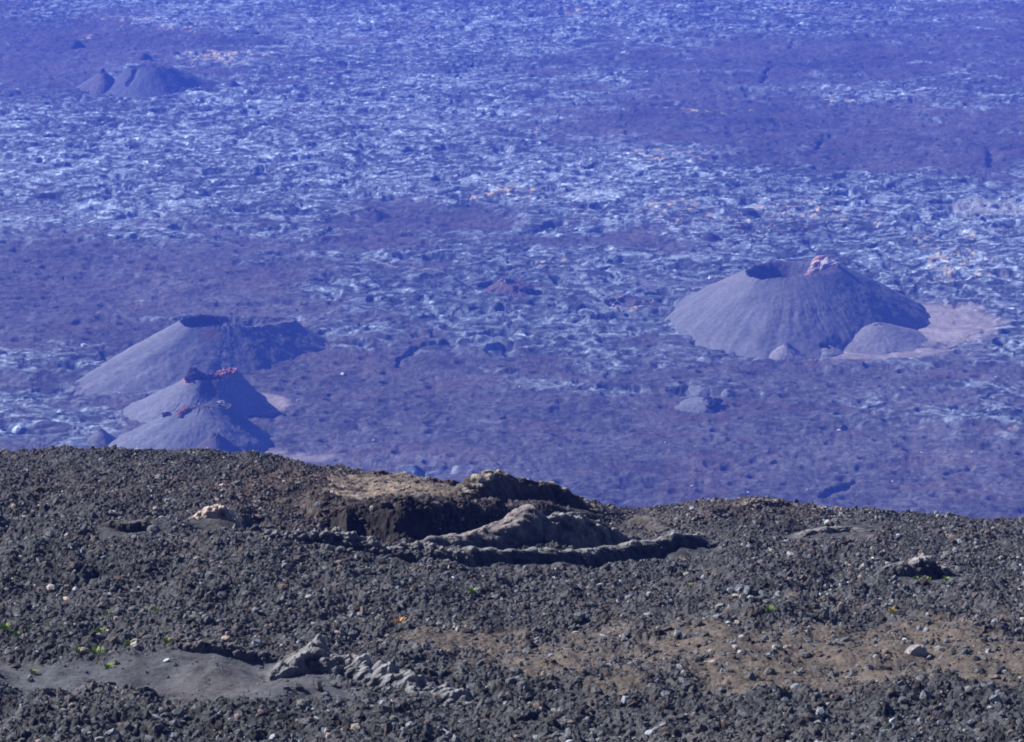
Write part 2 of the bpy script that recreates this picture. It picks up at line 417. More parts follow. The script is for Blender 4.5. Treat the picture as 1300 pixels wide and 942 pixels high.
def stones(n, smin, smax, seed, keep, yr=(58, 129), ar=(-.21, .21)):
    g = np.random.default_rng(seed)
    y = np.sqrt(g.uniform(yr[0] ** 2, yr[1] ** 2, n)); x = y * g.uniform(ar[0], ar[1], n)
    z, col, soil, sl, tanp, px, py = near_surface(x, y)
    ok = keep(g, soil, sl, tanp, px, py)
    x, y, z, px, py = x[ok], y[ok], z[ok], px[ok], py[ok]; n = len(x)
    s = smin * (smax / smin) ** (g.random(n) ** 2.8) * (1 - .25 * sstep(680, 600, py)) * np.clip(1 + .5 * perlin(px / 60., py / 18., 905), .6, 1.5)
    ax = g.uniform(.65, 1.45, (n, 3)); ax[:, 2] *= .75
    V = IV[None] * g.uniform(.72, 1.22, (n, 12, 1)) * ax[:, None] * s[:, None, None]
    q = g.normal(size=(n, 4)); q[:, 1:3] *= .5; q /= np.linalg.norm(q, axis=1)[:, None]
    w, a, b, c = q.T
    Rm = np.stack([1 - 2 * (b * b + c * c), 2 * (a * b - w * c), 2 * (a * c + w * b), 2 * (a * b + w * c), 1 - 2 * (a * a + c * c), 2 * (b * c - w * a),
                   2 * (a * c - w * b), 2 * (b * c + w * a), 1 - 2 * (a * a + b * b)], 1).reshape(n, 3, 3)
    V = np.einsum('nij,nvj->nvi', Rm, V)
    V += np.stack([x, y, z + s * .10], 1)[:, None]
    base = np.array([.080, .088, .106])[None] * g.lognormal(0, .62, (n, 1))
    br = (g.random(n) < .22 + .4 * blob(px, py, 480, 630, 220, 34) + .25 * blob(px, py, 950, 640, 120, 18))[:, None]
    base = np.where(g.random((n, 1)) < .3, base * np.array([1.0, .95, .80]), base)
    base = np.where(br, base * np.array([.98, .70, .60]), base)
    base = np.where((pit_mask(px, py) > .3)[:, None], np.array([.038, .031, .032]) * g.lognormal(0, .4, (n, 1)), base)  # wall stones darkened to go with the painted wall shade
    lt = g.random(n)[:, None]
    base = np.where(lt < .013, np.array([.30, .27, .26]) * g.uniform(.7, 1.3, (n, 1)), base)
    col = np.repeat(base, 12, 0)
    Fi = (IF[None] + (np.arange(n) * 12)[:, None, None]).reshape(-1, 3)
    return V.reshape(-1, 3), Fi, col

CL = lambda px, py: perlin(px / 38., py / 11., 901) + .6 * perlin(px / 13., py / 5., 902)
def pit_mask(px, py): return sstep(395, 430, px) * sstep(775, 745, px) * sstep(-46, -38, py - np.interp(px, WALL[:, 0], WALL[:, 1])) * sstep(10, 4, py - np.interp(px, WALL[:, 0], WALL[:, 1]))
k1 = lambda g, soil, sl, tanp, px, py: (g.random(len(soil)) < (1 - .30 * soil) * (1 - .86 * sl) * (1 - .62 * tanp) * (1 - .85 * ridge_clear(px, py)) * np.clip(.60 + 1.1 * CL(px, py), .12, 1) * (1 - .35 * pit_mask(px, py)))
V, Fi, col = stones(130000, .022, .135, 5, k1)
n_in = len(V) // 12
V3, F3, c3 = stones(46000, .03, .16, 8, lambda g, soil, sl, tanp, px, py: g.random(len(px)) < .9, (50, 132), (-1, 1))
ky = V3.reshape(-1, 12, 3)[:, 0]; ok3 = (np.abs(ky[:, 0]) > .205 * ky[:, 1]) & (np.abs(ky[:, 0]) < .27 * ky[:, 1] + 18)
V3 = V3.reshape(-1, 12, 3)[ok3].reshape(-1, 3); c3 = c3.reshape(-1, 12, 3)[ok3].reshape(-1, 3); n3_ = len(V3) // 12
F3 = (IF[None] + (np.arange(n3_) * 12)[:, None, None]).reshape(-1, 3)
Fi = np.concatenate([Fi, F3 + len(V)]); V = np.concatenate([V, V3]); col = np.concatenate([col, c3])
yw = near_hit(600, 669)[1]
V2, F2, c2 = stones(26000, .04, .17, 6, lambda g, soil, sl, tanp, px, py: g.random(len(px)) < pit_mask(px, py) * (py > np.interp(px, WALL[:, 0], WALL[:, 1]) - 9), (yw - 3, yw + 4), ((395 - CX) / F, (775 - CX) / F))
print('wall stones', len(V2) // 12)
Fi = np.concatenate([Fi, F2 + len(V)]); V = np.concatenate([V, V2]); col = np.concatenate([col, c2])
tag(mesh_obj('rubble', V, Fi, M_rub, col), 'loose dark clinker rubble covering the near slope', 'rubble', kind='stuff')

# ------------------------------------------------------------------ ridges, mounds and ledges on the near slope
def ridge(name, label, cat, pts, n=160, m=44, colr=(.09, .09, .10), topc=None, nz=.12, ns=.5, ribs=0, top_k=.7, group=None, seed=0, lean=.0):
    """pts: (px, py on the ground, height, front width, back width) along the ridge, in metres"""
    P = []
    for px, py, h, wf, wb in pts:
        gx_, gy_ = near_hit(px, py); P.append((gx_, gy_, h, wf, wb))
    P = np.array(P); t = np.arange(len(P)); tt = np.linspace(0, len(P) - 1, n)
    # smooth interpolation
    Q = np.stack([np.interp(tt, t, P[:, k]) for k in range(5)], 1)
    ker = np.ones(9) / 9.; pad = 4
    for k in range(5):
        e = np.concatenate([np.full(pad, Q[0, k]), Q[:, k], np.full(pad, Q[-1, k])]); Q[:, k] = np.convolve(e, ker, 'valid')
    s = np.linspace(-1, 1, m)
    S, K = np.meshgrid(s, np.arange(n)); q = Q[K.ravel().astype(int)]; s_ = S.ravel()
    tan = np.gradient(Q[:, :2], axis=0); tan /= np.linalg.norm(tan, axis=1)[:, None] + 1e-9
    nrm = np.stack([-tan[:, 1], tan[:, 0]], 1); nrm *= np.sign(nrm[:, 1:2] + 1e-6); nn = nrm[K.ravel().astype(int)]
    off = np.where(s_ < 0, s_ * q[:, 3], s_ * q[:, 4])
    prof = np.where(s_ < 0, (1 - np.abs(s_) ** 3.6), (1 - np.abs(s_) ** 1.8))
    hh = q[:, 2] * prof
    x = q[:, 0] + nn[:, 0] * off; y = q[:, 1] + nn[:, 1] * off
    y = y - lean * hh * (s_ < 0)
    zg, _, _ = near_shape(x, y)
    f = fbm(x / ns + seed, y / ns + hh * 1.3, 4, 300 + seed); wd, wi = worley(x / (ns * .6), (y + hh) / (ns * .6), 310 + seed)
    edge = np.clip(prof * 3, 0, 1)
    d = (f * nz + (.5 - wd) * nz * .8) * edge
    if ribs:
        d = d + ribs * np.sin(x * 9 + f * 2) * edge * sstep(1, .2, prof)
    x = x + f * nz * .5 * edge; y = y - d * sstep(.2, -.6, s_) * 1.0
    z = zg + hh + d + .02 - .22 * (1 - np.clip(prof * 4, 0, 1))
    fe = np.minimum(K.ravel(), n - 1 - K.ravel()) < 1
    z = z - fe * .3
    c = np.array(colr)[None] * np.clip(1 + .8 * f + (wi - .5) * .6, .3, 2.2)[:, None]
    if topc is not None:  # crest tint: crust colour, but painted sunlight on the levees and lava_ridge
        kk = sstep(top_k, .99, prof + f * .2)[:, None] * np.clip(hh * 3, 0, 1)[:, None]
        c = c * (1 - kk) + np.array(topc)[None] * np.clip(1 + .6 * f, .4, 1.8)[:, None] * kk
    org = (float(P[:, 0].mean()), float(P[:, 1].mean()), float(zg.min()))
    o = mesh_obj(name, np.stack([x, y, z], 1), grid_faces(n, m), M_crust, c, origin=org)
    return tag(o, label, cat, group)

ridge('spatter_ridge', 'arched dark rock wall with pale crusted top at the skyline above the pit', 'rock ridge',
      [(578, 650, 0.03, .5, .6), (592, 650, 0.56, .6, .8), (606, 650, 0.95, .8, 1.0), (622, 650, 1.21, .9, 1.1), (640, 651, 1.16, .9, 1.1), (654, 652, 0.96, .8, 1.0), (668, 653, 0.95, .8, 1.0),
       (684, 654, 0.99, .8, 1.0), (704, 655, 0.99, .8, 1.0), (718, 657, 0.84, .8, .9), (733, 658, 0.64, .7, .8), (750, 660, 0.23, .6, .6), (765, 662, 0.03, .4, .4)],
      n=300, m=60, colr=(.06, .048, .046), topc=(.27, .235, .20), nz=.15, ns=.7, seed=1, top_k=.94)
ridge('lava_ridge', 'smooth grey whaleback of lava with a pinkish hump inside the pit', 'lava ridge',
      [(470, 688, .02, .4, .4), (520, 690, .22, .6, .6), (570, 694, .45, .8, .7), (610, 698, .72, .9, .8), (635, 700, .95, 1.0, .8), (650, 700, 1.25, 1.1, .9), (664, 700, 1.50, 1.1, .9),
       (676, 700, 1.38, 1.1, .9), (688, 700, 1.16, 1.0, .9)],
      n=260, m=60, colr=(.085, .085, .10), topc=(.21, .185, .19), nz=.11, ns=.6, ribs=.04, seed=2, top_k=.78)  # topc: pinkish crust plus a sunlit top edge painted in
ridge('rocky_ridge', 'blocky dark lava hummock running right from the pinkish hump', 'lava ridge',
      [(680, 701, .95, 1.0, .8), (700, 702, 1.35, 1.2, .8), (720, 702, 1.40, 1.3, .8), (740, 702, 1.15, 1.2, .8), (762, 701, .85, 1.0, .7), (785, 700, .55, .8, .6), (812, 696, .05, .5, .4)],
      n=200, m=60, colr=(.12, .125, .145), topc=(.20, .20, .22), nz=.20, ns=.55, seed=3, top_k=.6)
ridge('lava_levee', 'blocky rubbly lava levee below the left half of the pit', 'lava levee',
      [(318, 682, .02, .4, .4), (345, 688, .30, .5, .5), (380, 692, .46, .6, .6), (420, 695, .42, .6, .7), (460, 699, .60, .6, .7), (500, 702, .50, .6, .7), (530, 704, .62, .6, .6), (560, 707, .46, .6, .6), (590, 711, .40, .5, .5), (612, 713, .05, .4, .4)],
      n=420, m=44, colr=(.085, .09, .105), topc=(.17, .17, .185), nz=.20, ns=.42, seed=4, top_k=.6)
ridge('lava_levee', 'long curved lava levee with painted sunlit top and shaded front below the pit', 'lava levee',
      [(420, 696, .02, .4, .4), (450, 699, .34, .4, .5), (500, 703, .40, .4, .5), (550, 707, .44, .4, .5), (600, 712, .48, .45, .5), (650, 716, .52, .5, .5), (700, 717, .50, .5, .5), (750, 716, .54, .5, .5), (800, 711, .56, .5, .5), (840, 705, .52, .45, .5), (868, 700, .46, .42, .5), (888, 697, .34, .4, .5), (912, 695, .10, .35, .4), (935, 692, .02, .3, .3)],
      n=700, m=44, colr=(.050, .051, .062), topc=(.19, .19, .20), nz=.085, ns=.5, seed=18, top_k=.74)  # colr and topc paint in the shaded front and the sunlit top
ridge('lava_hummock', 'small hollow dark lava hummock with pale rim on the right slope', 'lava hummock',
      [(1150, 736, .1, .4, .5), (1158, 736, .45, .5, .7), (1168, 736, .66, .6, .9), (1182, 736, .64, .6, .9), (1196, 737, .50, .5, .8), (1208, 738, .26, .4, .6), (1218, 736, .04, .3, .5)],
      n=120, m=44, colr=(.06, .058, .062), topc=(.22, .21, .22), nz=.13, ns=.35, seed=5, top_k=.86)
ridge('lava_ledge', 'low black ledge left of the small hollow hummock', 'lava ledge',
      [(1112, 738, .03, .3, .4), (1122, 739, .28, .4, .6), (1138, 740, .40, .4, .6), (1150, 740, .42, .4, .6), (1160, 738, .05, .3, .4)],
      n=90, m=30, colr=(.06, .062, .07), topc=(.15, .155, .17), nz=.07, ns=.3, seed=6)
ridge('lava_ledge', 'flat black overhanging ledge alone on the left slope', 'lava ledge',
      [(130, 677, .02, .3, .4), (145, 678, .28, .4, .7), (165, 679, .40, .4, .8), (185, 679, .36, .4, .7), (203, 679, .02, .3, .4)],
      n=90, m=30, colr=(.045, .042, .045), topc=(.10, .09, .09), nz=.05, ns=.3, seed=7, lean=.3)
ridge('lava_ledge', 'thin grey ledge with pale edge right of the levee end', 'lava ledge',
      [(1005, 679, .02, .3, .4), (1025, 679, .20, .4, .6), (1050, 677, .26, .4, .7), (1080, 678, .22, .4, .7), (1105, 682, .02, .3, .4)],
      n=110, m=30, colr=(.09, .09, .10), topc=(.24, .235, .235), nz=.06, ns=.35, seed=8)
ridge('lava_ledge', 'short dark ledge beneath the crest just right of the rocky hummock', 'lava ledge',
      [(795, 662, .02, .3, .4), (808, 664, .35, .4, .6), (825, 665, .42, .4, .6), (842, 668, .26, .4, .6), (858, 672, .02, .3, .4)],
      n=90, m=30, colr=(.055, .048, .048), topc=(.10, .095, .10), nz=.07, ns=.3, seed=9)
ridge('block_pile', 'jumbled grey lava blocks rising at the end of the smooth slab', 'rock pile',
      [(335, 850, .02, .3, .3), (365, 848, .20, .4, .5), (390, 846, .42, .6, .6), (405, 844, .62, .7, .6), (420, 846, .50, .7, .6), (450, 850, .38, .6, .6), (480, 856, .40, .6, .6), (520, 864, .34, .6, .6),
       (560, 878, .28, .6, .5), (600, 895, .03, .4, .4)],
      n=300, m=50, colr=(.13, .135, .155), topc=(.20, .20, .22), nz=.20, ns=.5, seed=10, top_k=.5)
ridge('crust_edge', 'broken dark crust edge along the back of the smooth slab', 'crust edge',
      [(225, 830, .02, .2, .3), (250, 830, .16, .25, .4), (275, 828, .24, .3, .5), (300, 829, .18, .25, .4), (335, 829, .16, .25, .4), (360, 829, .02, .2, .3)],
      n=140, m=24, colr=(.08, .078, .09), topc=(.13, .125, .14), nz=.08, ns=.25, seed=11)
ridge('crust_edge', 'slanting rubbly crust ridge behind the broken slab edge', 'crust edge',
      [(478, 822, .02, .2, .3), (500, 826, .15, .3, .4), (530, 832, .24, .4, .4), (552, 838, .14, .3, .4), (575, 844, .02, .2, .3)],
      n=120, m=24, colr=(.07, .07, .085), topc=(.12, .12, .14), nz=.08, ns=.25, seed=12)
ridge('pale_outcrop', 'pinkish white weathered outcrop on the left slope beside a dark hole', 'rock outcrop',
      [(246, 664, .03, .3, .4), (256, 663, .22, .5, .6), (268, 662, .46, .6, .7), (280, 661, .55, .7, .7), (292, 662, .42, .6, .7), (304, 664, .22, .5, .5), (318, 666, .03, .3, .3)],
      n=110, m=36, colr=(.33, .27, .25), topc=(.46, .39, .36), nz=.11, ns=.35, seed=13)
ridge('pale_ledge', 'thin pale ledge in front of the dark hole', 'rock ledge',
      [(318, 677, .02, .2, .3), (330, 676, .14, .25, .3), (345, 674, .20, .3, .3), (360, 675, .02, .2, .3)],
      n=70, m=20, colr=(.20, .19, .19), topc=(.36, .33, .31), nz=.05, ns=.25, seed=14)
ridge('skyline_knob', 'low brown rubbly knob on the skyline above the tan patch', 'rock knob',
      [(455, 606, .02, .4, .4), (468, 607, .28, .6, .5), (482, 608, .36, .6, .5), (492, 608, .24, .6, .5), (505, 609, .02, .4, .4)],
      n=90, m=30, colr=(.075, .058, .050), topc=(.10, .085, .07), nz=.12, ns=.35, seed=15)
ridge('skyline_knob', 'dark reddish brown crag on the skyline left of the arched wall', 'rock knob',
      [(540, 616, .02, .4, .4), (552, 618, .26, .5, .5), (562, 619, .22, .5, .5), (574, 620, .38, .5, .5), (582, 622, .30, .5, .5), (592, 624, .02, .4, .4)],
      n=90, m=30, colr=(.065, .042, .040), nz=.12, ns=.3, seed=16)
ridge('skyline_knob', 'brown rubbly knob on the right part of the skyline', 'rock knob',
      [(925, 644, .02, .5, .5), (945, 644, .22, .6, .6), (962, 643, .42, .7, .6), (978, 643, .34, .6, .6), (1000, 645, .22, .6, .5), (1025, 650, .02, .4, .4)],
      n=120, m=34, colr=(.10, .085, .080), topc=(.16, .14, .13), nz=.16, ns=.35, seed=17)

# individual blocks: six shapes, copied
def block_mesh(seed):
    g = np.random.default_rng(seed)
    import bmesh
    bm = bmesh.new(); bmesh.ops.create_icosphere(bm, subdivisions=3, radius=1)
    V = np.array([v.co[:] for v in bm.verts]); 
    d = fbm(V[:, 0] * 1.6 + seed * 3, V[:, 1] * 1.6 + V[:, 2] * 1.3, 3, 400 + seed)
    wd, wi = worley(V[:, 0] * 1.5 + seed + V[:, 2], V[:, 1] * 1.5 - V[:, 2] * .7, 410 + seed)
    V = V * (1 + d * .35 + (.5 - wd) * .25)[:, None] * np.array([g.uniform(.9, 1.5), g.uniform(.8, 1.1), g.uniform(.55, .85)])
    # a few planar breaks
    for _ in range(6):
        nrm = g.normal(size=3); nrm /= np.linalg.norm(nrm); cut = g.uniform(.55, .8)
        e = V @ nrm - cut; V = V - np.clip(e, 0, None)[:, None] * nrm * .9
    for v, c in zip(bm.verts, V): v.co = c
    me = bpy.data.meshes.new('lava_block'); bm.to_mesh(me); bm.free()
    return me, V
def set_col(me, base, seed):
    a = me.color_attributes.new('Col', 'FLOAT_COLOR', 'POINT'); g = np.random.default_rng(seed)
    n = len(me.vertices); c = np.ones((n, 4), np.float32); c[:, :3] = np.array(base) * g.uniform(.85, 1.15, (n, 1)); a.data.foreach_set('color', c.ravel())
blocks = []
for i in range(6):
    me, _ = block_mesh(i); set_col(me, [(.09, .095, .11), (.11, .115, .13), (.075, .063, .062)][i % 3], i); me.materials.append(M_rub); blocks.append(me)
pale_blocks = []
for i in range(3):
    me, _ = block_mesh(20 + i); set_col(me, [(.38, .31, .285), (.27, .26, .275), (.44, .37, .30)][i], i); me.materials.append(M_rub); pale_blocks.append(me)

def place_near(me, name, px, py, s, label, cat, group=None, sink=.15):
    x, y = near_hit(px, py); z = float(ground_near(x, y)[0])
    o = bpy.data.objects.new(name, me); C.objects.link(o); o.location = (x, y, z + s * .35 - sink * s)
    o.scale = (s, s, s); o.rotation_euler = (random.uniform(-.3, .3), random.uniform(-.3, .3), random.uniform(0, 6.28))
    return tag(o, label, cat, group)
g = np.random.default_rng(77); n = 0
while n < 150:
    px = g.uniform(-10, 1310); py = g.uniform(600, 940)
    cr = np.interp(px, CR[:, 0], CR[:, 1])
    if py < cr + 12: continue
    if 560 < px < 830 and py < 712: continue
    if px < 390 and py > 828 and g.random() < .93: continue
    place_near(blocks[n % 6], 'lava_block', px, py, float(g.uniform(.10, .22)) * (1.0 if py < 780 else .8), 'rough dark grey lava block lying loose in the rubble of the near slope', 'lava block', 'loose lava blocks on the near slope'); n += 1
place_near(pale_blocks[1], 'boulder', 1163, 832, .30, 'rounded pale grey boulder at the lower right on ochre soil', 'boulder')
place_near(blocks[0], 'boulder', 538, 664, .30, 'angular grey boulder in front of the shaded pit wall', 'boulder', sink=0)
place_near(blocks[3], 'boulder', 553, 668, .22, 'smaller grey boulder just right of the angular one in the pit', 'boulder', sink=0)
for px, py, s, l in [(421, 648, .16, 'small white stone at the left end of the shaded pit wall'), (245, 788, .12, 'small cream stone in dark rubble above the slab'),
                     (84, 764, .13, 'small orange tinted stone in dark rubble at the far left'), (150, 766, .14, 'cream stone with a paler side among dark clinker on the left'),
                     (173, 821, .14, 'orange brown stone beside a green tuft on the slab edge'), (172, 829, .14, 'flat pinkish stone lying on the slab in front of the tufts'),
                     (288, 822, .13, 'pale pink stone at the broken edge of the slab'), (107, 829, .12, 'reddish stone beside the brightest green tuft'),
                     (125, 815, .11, 'pale lilac stone behind the brightest green tuft'), (848, 755, .16, 'pinkish stone on the lower middle slope'), (935, 760, .16, 'flat peach coloured stone low on the right slope'),
                     (1015, 692, .15, 'flat white stone right of the levee end'), (1020, 643, .18, 'white stone on the brown skyline knob'), (956, 646, .14, 'cream stone left on the brown skyline knob'),
                     (762, 742, .14, 'whitish stone in the dark rubble below the levee'), (1000, 824, .13, 'flat whitish stone on the ochre soil'), (905, 850, .13, 'cream stone low in the middle on ochre soil')]:
    place_near(pale_blocks[abs(hash_ := int(px * 7 + py)) % 3], 'pale_stone', px, py, s, l, 'stone', 'pale stones on the near slope')

# ------------------------------------------------------------------ plants
def tuft_mesh(seed, col, n=46, h=.17):
    g = np.random.default_rng(seed); V = [(0, 0, -.03)]; Fs = []; Cc = [np.array(col)]
    for i in range(n):
        a = g.uniform(0, 6.28); r = abs(g.normal(0, .12)); bx, by = r * math.cos(a), r * math.sin(a)
        l = h * g.uniform(.5, 1.2); out = g.uniform(.1, .9) * l; w = g.uniform(.012, .022) * 1.3
        tx, ty = -math.sin(a), math.cos(a); k = len(V)
        V += [(bx - tx * w * .5, by - ty * w * .5, -.02), (bx + tx * w * .5, by + ty * w * .5, -.02),
              (bx + math.cos(a) * out * .5 + tx * w, by + math.sin(a) * out * .5 + ty * w, l * .7), (bx + math.cos(a) * out * .5 - tx * w, by + math.sin(a) * out * .5 - ty * w, l * .7),
              (bx + math.cos(a) * out + tx * w * .3, by + math.sin(a) * out + ty * w * .3, l), (bx + math.cos(a) * out - tx * w * .3, by + math.sin(a) * out - ty * w * .3, l)]
        Fs += [(0, k, k + 1), (k, k + 1, k + 2, k + 3), (k + 3, k + 2, k + 4, k + 5)]
        c = np.array(col) * g.uniform(.7, 1.3); Cc += [c] * 6
    me = bpy.data.meshes.new('tuft'); me.from_pydata(V, [], Fs); a = me.color_attributes.new('Col', 'FLOAT_COLOR', 'POINT')
    c = np.ones((len(V), 4), np.float32); c[:, :3] = Cc; a.data.foreach_set('color', c.ravel()); me.materials.append(M_leaf); return me
GT = [tuft_mesh(i, (.16, .25, .045)) for i in range(3)]; YT = tuft_mesh(9, (.42, .34, .07)); OT = tuft_mesh(10, (.50, .30, .10))
def plant(me, px, py, s, label, group=None):
    x, y = near_hit(px, py); z = float(ground_near(x, y)[0])
    o = bpy.data.objects.new('grass_tuft', me); C.objects.link(o); o.location = (x, y, z + .03); o.scale = (s, s, s * .9); o.rotation_euler = (0, 0, random.uniform(0, 6))
    tag(o, label, 'plant', group)
for i, (px, py, s, l) in enumerate([
        (7, 812, 1.2, 'yellow green tuft at the left picture edge above the slab'), (22, 815, .9, 'small green tuft next to the one at the left edge'), (41, 809, .9, 'small green tuft second from the left edge group'),
        (136, 785, 1.1, 'light green tuft in dark rubble well above the slab'), (126, 810, 1.1, 'green tuft behind the brightest tuft'), (121, 831, 1.5, 'widest bright green tuft on the slab edge'),
        (164, 826, 1.3, 'bright green tuft beside an orange brown stone'), (136, 844, 1.1, 'green tuft growing on the smooth slab'), (99, 829, .9, 'dull green tuft left of the reddish stone'),
        (212, 826, 1.0, 'green tuft at the right of the row along the slab edge'), (198, 788, .9, 'faint green tuft in rubble right of the highest one'), (41, 852, .9, 'green tuft low on the slab at the left'),
        (600, 755, 1.1, 'single green tuft in dark rubble below the levee'), (874, 750, .9, 'tiny green tuft below the right end of the levee'), (976, 785, 1.1, 'green tuft at the upper edge of the ochre soil'),
        (944, 727, .8, 'tiny green tuft just under the levee end'), (1176, 742, .9, 'green tuft right below the hollow hummock'), (1162, 748, .8, 'dull tuft below and left of the hollow hummock'),
        (1200, 746, .9, 'green tuft right of the one under the hollow hummock')]):
    plant(GT[i % 3], px, py, s * .66, l, 'green tufts on the near slope')
plant(OT, 507, 785, .9, 'orange straw coloured tuft in the middle of the dark rubble')
plant(YT, 1133, 781, .8, 'yellow tuft in rubble below the hollow hummock')

# ------------------------------------------------------------------ CINDER CONES
def periodic(pts, nphi, c, div=9):
    p = np.array(pts, float); ph_ = np.arctan2(p[:, 1] - c[1], p[:, 0] - c[0]); o = np.argsort(ph_); ph_ = ph_[o]; p = p[o]
    r = np.hypot(p[:, 0] - c[0], p[:, 1] - c[1])
    P = np.concatenate([ph_ - 2 * math.pi, ph_, ph_ + 2 * math.pi]); T = np.linspace(-math.pi, math.pi, nphi, endpoint=False)
    out = [np.interp(T, P, np.tile(r, 3))]
    for k in range(2, p.shape[1]): out.append(np.interp(T, P, np.tile(p[:, k], 3)))
    ker = np.hanning(max(5, nphi // div)); ker /= ker.sum(); n = len(ker)
    out = [np.convolve(np.tile(a, 3), ker, 'same')[nphi:2 * nphi] for a in out]
    return T, out

def cone(name, label, cat, base, rim, ctr, cdepth, col=(.12, .12, .135), ccol=(.05, .045, .05), prof=1.12, rough=1.0, gull=.5, nphi=720, nr=110, streak=.25,
         paint=None, seed=0, cr_r=.35, zoff=-1.2, shape=None, group=None, cw=None, rnd=0):
    """base: pixels on the floor; rim: (px, py, height); ctr: (px, py, h) crater centre"""
    cx, cy = at_z(ctr[0], ctr[1], ctr[2]); cx = float(cx); cy = float(cy)
    B = [tuple(map(float, at_z(a, b, 0))) for a, b in base]
    Rm = [tuple(map(float, at_z(a, b, h))) + (h,) for a, b, h in rim]
    T, (rb,) = periodic(B, nphi, (cx, cy)); _, (rr, hr) = periodic(Rm, nphi, (cx, cy), 26)
    t = np.linspace(0, 1, nr)[:, None]; ct, st = np.cos(T)[None], np.sin(T)[None]
    hn = fbm(ct[0] * 5 + seed, st[0] * 5, 4, 500 + seed) * .8 * rough
    r = rr[None] + (rb - rr)[None] * t
    pf = (1 - t) ** prof if not rnd else (1 - t * t) ** 2 * rnd + (1 - rnd) * (1 - t) ** prof
    z = hr[None] * pf + hn[None] * np.exp(-t * 14)
    # gullies running down the flank
    gx_ = np.broadcast_to(ct * 9 + seed, r.shape); gy_ = np.broadcast_to(st * 9, r.shape)
    wq = fbm(cx * 0 + (cx + ct * r) / 16, (cy + st * r) / 16, 3, 505 + seed) * .5
    gu = fbm(gx_ * 1.3 + t * .5 + wq, gy_ * 1.3 - t * .4 + wq, 3, 510 + seed) * sstep(.08, .5, t)
    x = cx + ct * r; y = cy + st * r
    env = np.clip(np.sin(np.pi * np.clip(t * .9 + .05, 0, 1)), 0, 1)
    z = z + gu * gull * .45 * env + fbm(x / 14, y / 14, 4, 520 + seed) * .9 * env * rough + fbm(x / 2.6, y / 2.6, 3, 525 + seed) * .16
    z = z + zoff * t ** 3 - .8 * t ** 12
    # toe wobble so the foot is not a clean curve
    wr = fbm(x / 16, y / 16, 3, 530 + seed) * 3.5 * t ** 3; x = x + ct * wr; y = y + st * wr
    f1 = fbm(gx_ * 1.9 + t * .9 + wq, gy_ * 1.9 + wq, 4, 540 + seed) * sstep(.03, .4, t) * .55; f2 = fbm(x / 18, y / 18, 4, 545 + seed); f3 = fbm(x / 1.9, y / 1.9, 3, 548)
    c = np.array(col)[None, None] * np.clip(1 + streak * f1 * (.4 + t) + .22 * f2 + .18 * f3, .3, 2)[..., None]
    if shape is not None: z = shape(x, y, z, t)
    if paint is not None: c = paint(x, y, z, t, c)
    root = empty(name, (cx, cy, 0)); tag(root, label, cat, group)
    mesh_obj('flank', np.stack([x.ravel(), y.ravel(), z.ravel()], 1), grid_faces(nr, nphi, True), M_ash, c.reshape(-1, 3), parent=root, smooth=True, origin=(cx, cy, 0))
    # crater bowl, its top ring shared with the rim
    nb = 40; s = np.linspace(0, 1, nb)[:, None]
    r2 = rr[None] * (1 - s * .999); floorz = hr.min() - cdepth
    x2 = cx + ct * r2; y2 = cy + st * r2
    k_ = np.ones(r2.shape) if cw is None else cw(*proj(x2, y2, 0 * x2 + hr.mean()))
    b_ = sstep(0, cr_r, s)
    top_ = z[0][None] * (1 - s) + (hr.min() - .8) * s
    zz = top_ * (1 - b_ * k_) + floorz * b_ * k_
    ev = np.sin(np.pi * np.clip(s * 1.2, 0, 1))
    zz = zz + fbm(x2 / 5, y2 / 5, 4, 560 + seed) * 1.6 * ev
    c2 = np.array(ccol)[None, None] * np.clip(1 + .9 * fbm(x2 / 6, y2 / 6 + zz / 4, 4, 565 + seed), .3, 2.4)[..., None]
    k_ = np.clip(k_ * 1.3 - .3, 0, 1)[..., None]; c2 = c2 * k_ + np.array(col) * .95 * (1 - k_) * (.75 + .25 * c2 / np.array(ccol))  # depth weight also darkens the bowl, painting crater shadow into the colour
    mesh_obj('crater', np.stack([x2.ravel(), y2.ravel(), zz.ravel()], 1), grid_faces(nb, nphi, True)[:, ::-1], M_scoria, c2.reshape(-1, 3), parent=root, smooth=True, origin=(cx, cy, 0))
    return root

def crag(root, name, pts, h_col, seed, rad=2.5, dn=.42, label=None, flat=1.0, mat=None):
    """an outcrop made of fused rough lumps; pts (px,py,z,radius)"""
    V = []; Fs = []; Cc = []; off = 0
    import bmesh
    bm = bmesh.new(); bmesh.ops.create_icosphere(bm, subdivisions=4, radius=1)
    S = np.array([v.co[:] for v in bm.verts]); FF = np.array([[v.index for v in f.verts] for f in bm.faces]); bm.free()
    for i, (px, py, zc, r) in enumerate(pts):
        x, y = at_z(px, py, zc)
        d = fbm(S[:, 0] * 1.4 + i * 3 + seed, S[:, 1] * 1.4 + S[:, 2] * 1.2, 3, 600 + seed + i)
        P = S * (r * (1 + d * dn))[:, None] * np.array([1, 1, flat]) + np.array([float(x), float(y), zc])
        V.append(P); Fs.append(FF + off); off += len(S)
        Cc.append(np.array(h_col[i % len(h_col)])[None] * np.clip(1 + d * .9, .4, 2)[:, None])
    loc = tuple(root.location) if root is not None else tuple(V[0].mean(0))
    o = mesh_obj(name, np.concatenate(V), np.concatenate(Fs), mat or M_scoria, np.concatenate(Cc), parent=root, origin=loc)
    if label: o['label'] = label
    return o

def pxmask(x, y, z): return proj(x, y, z)

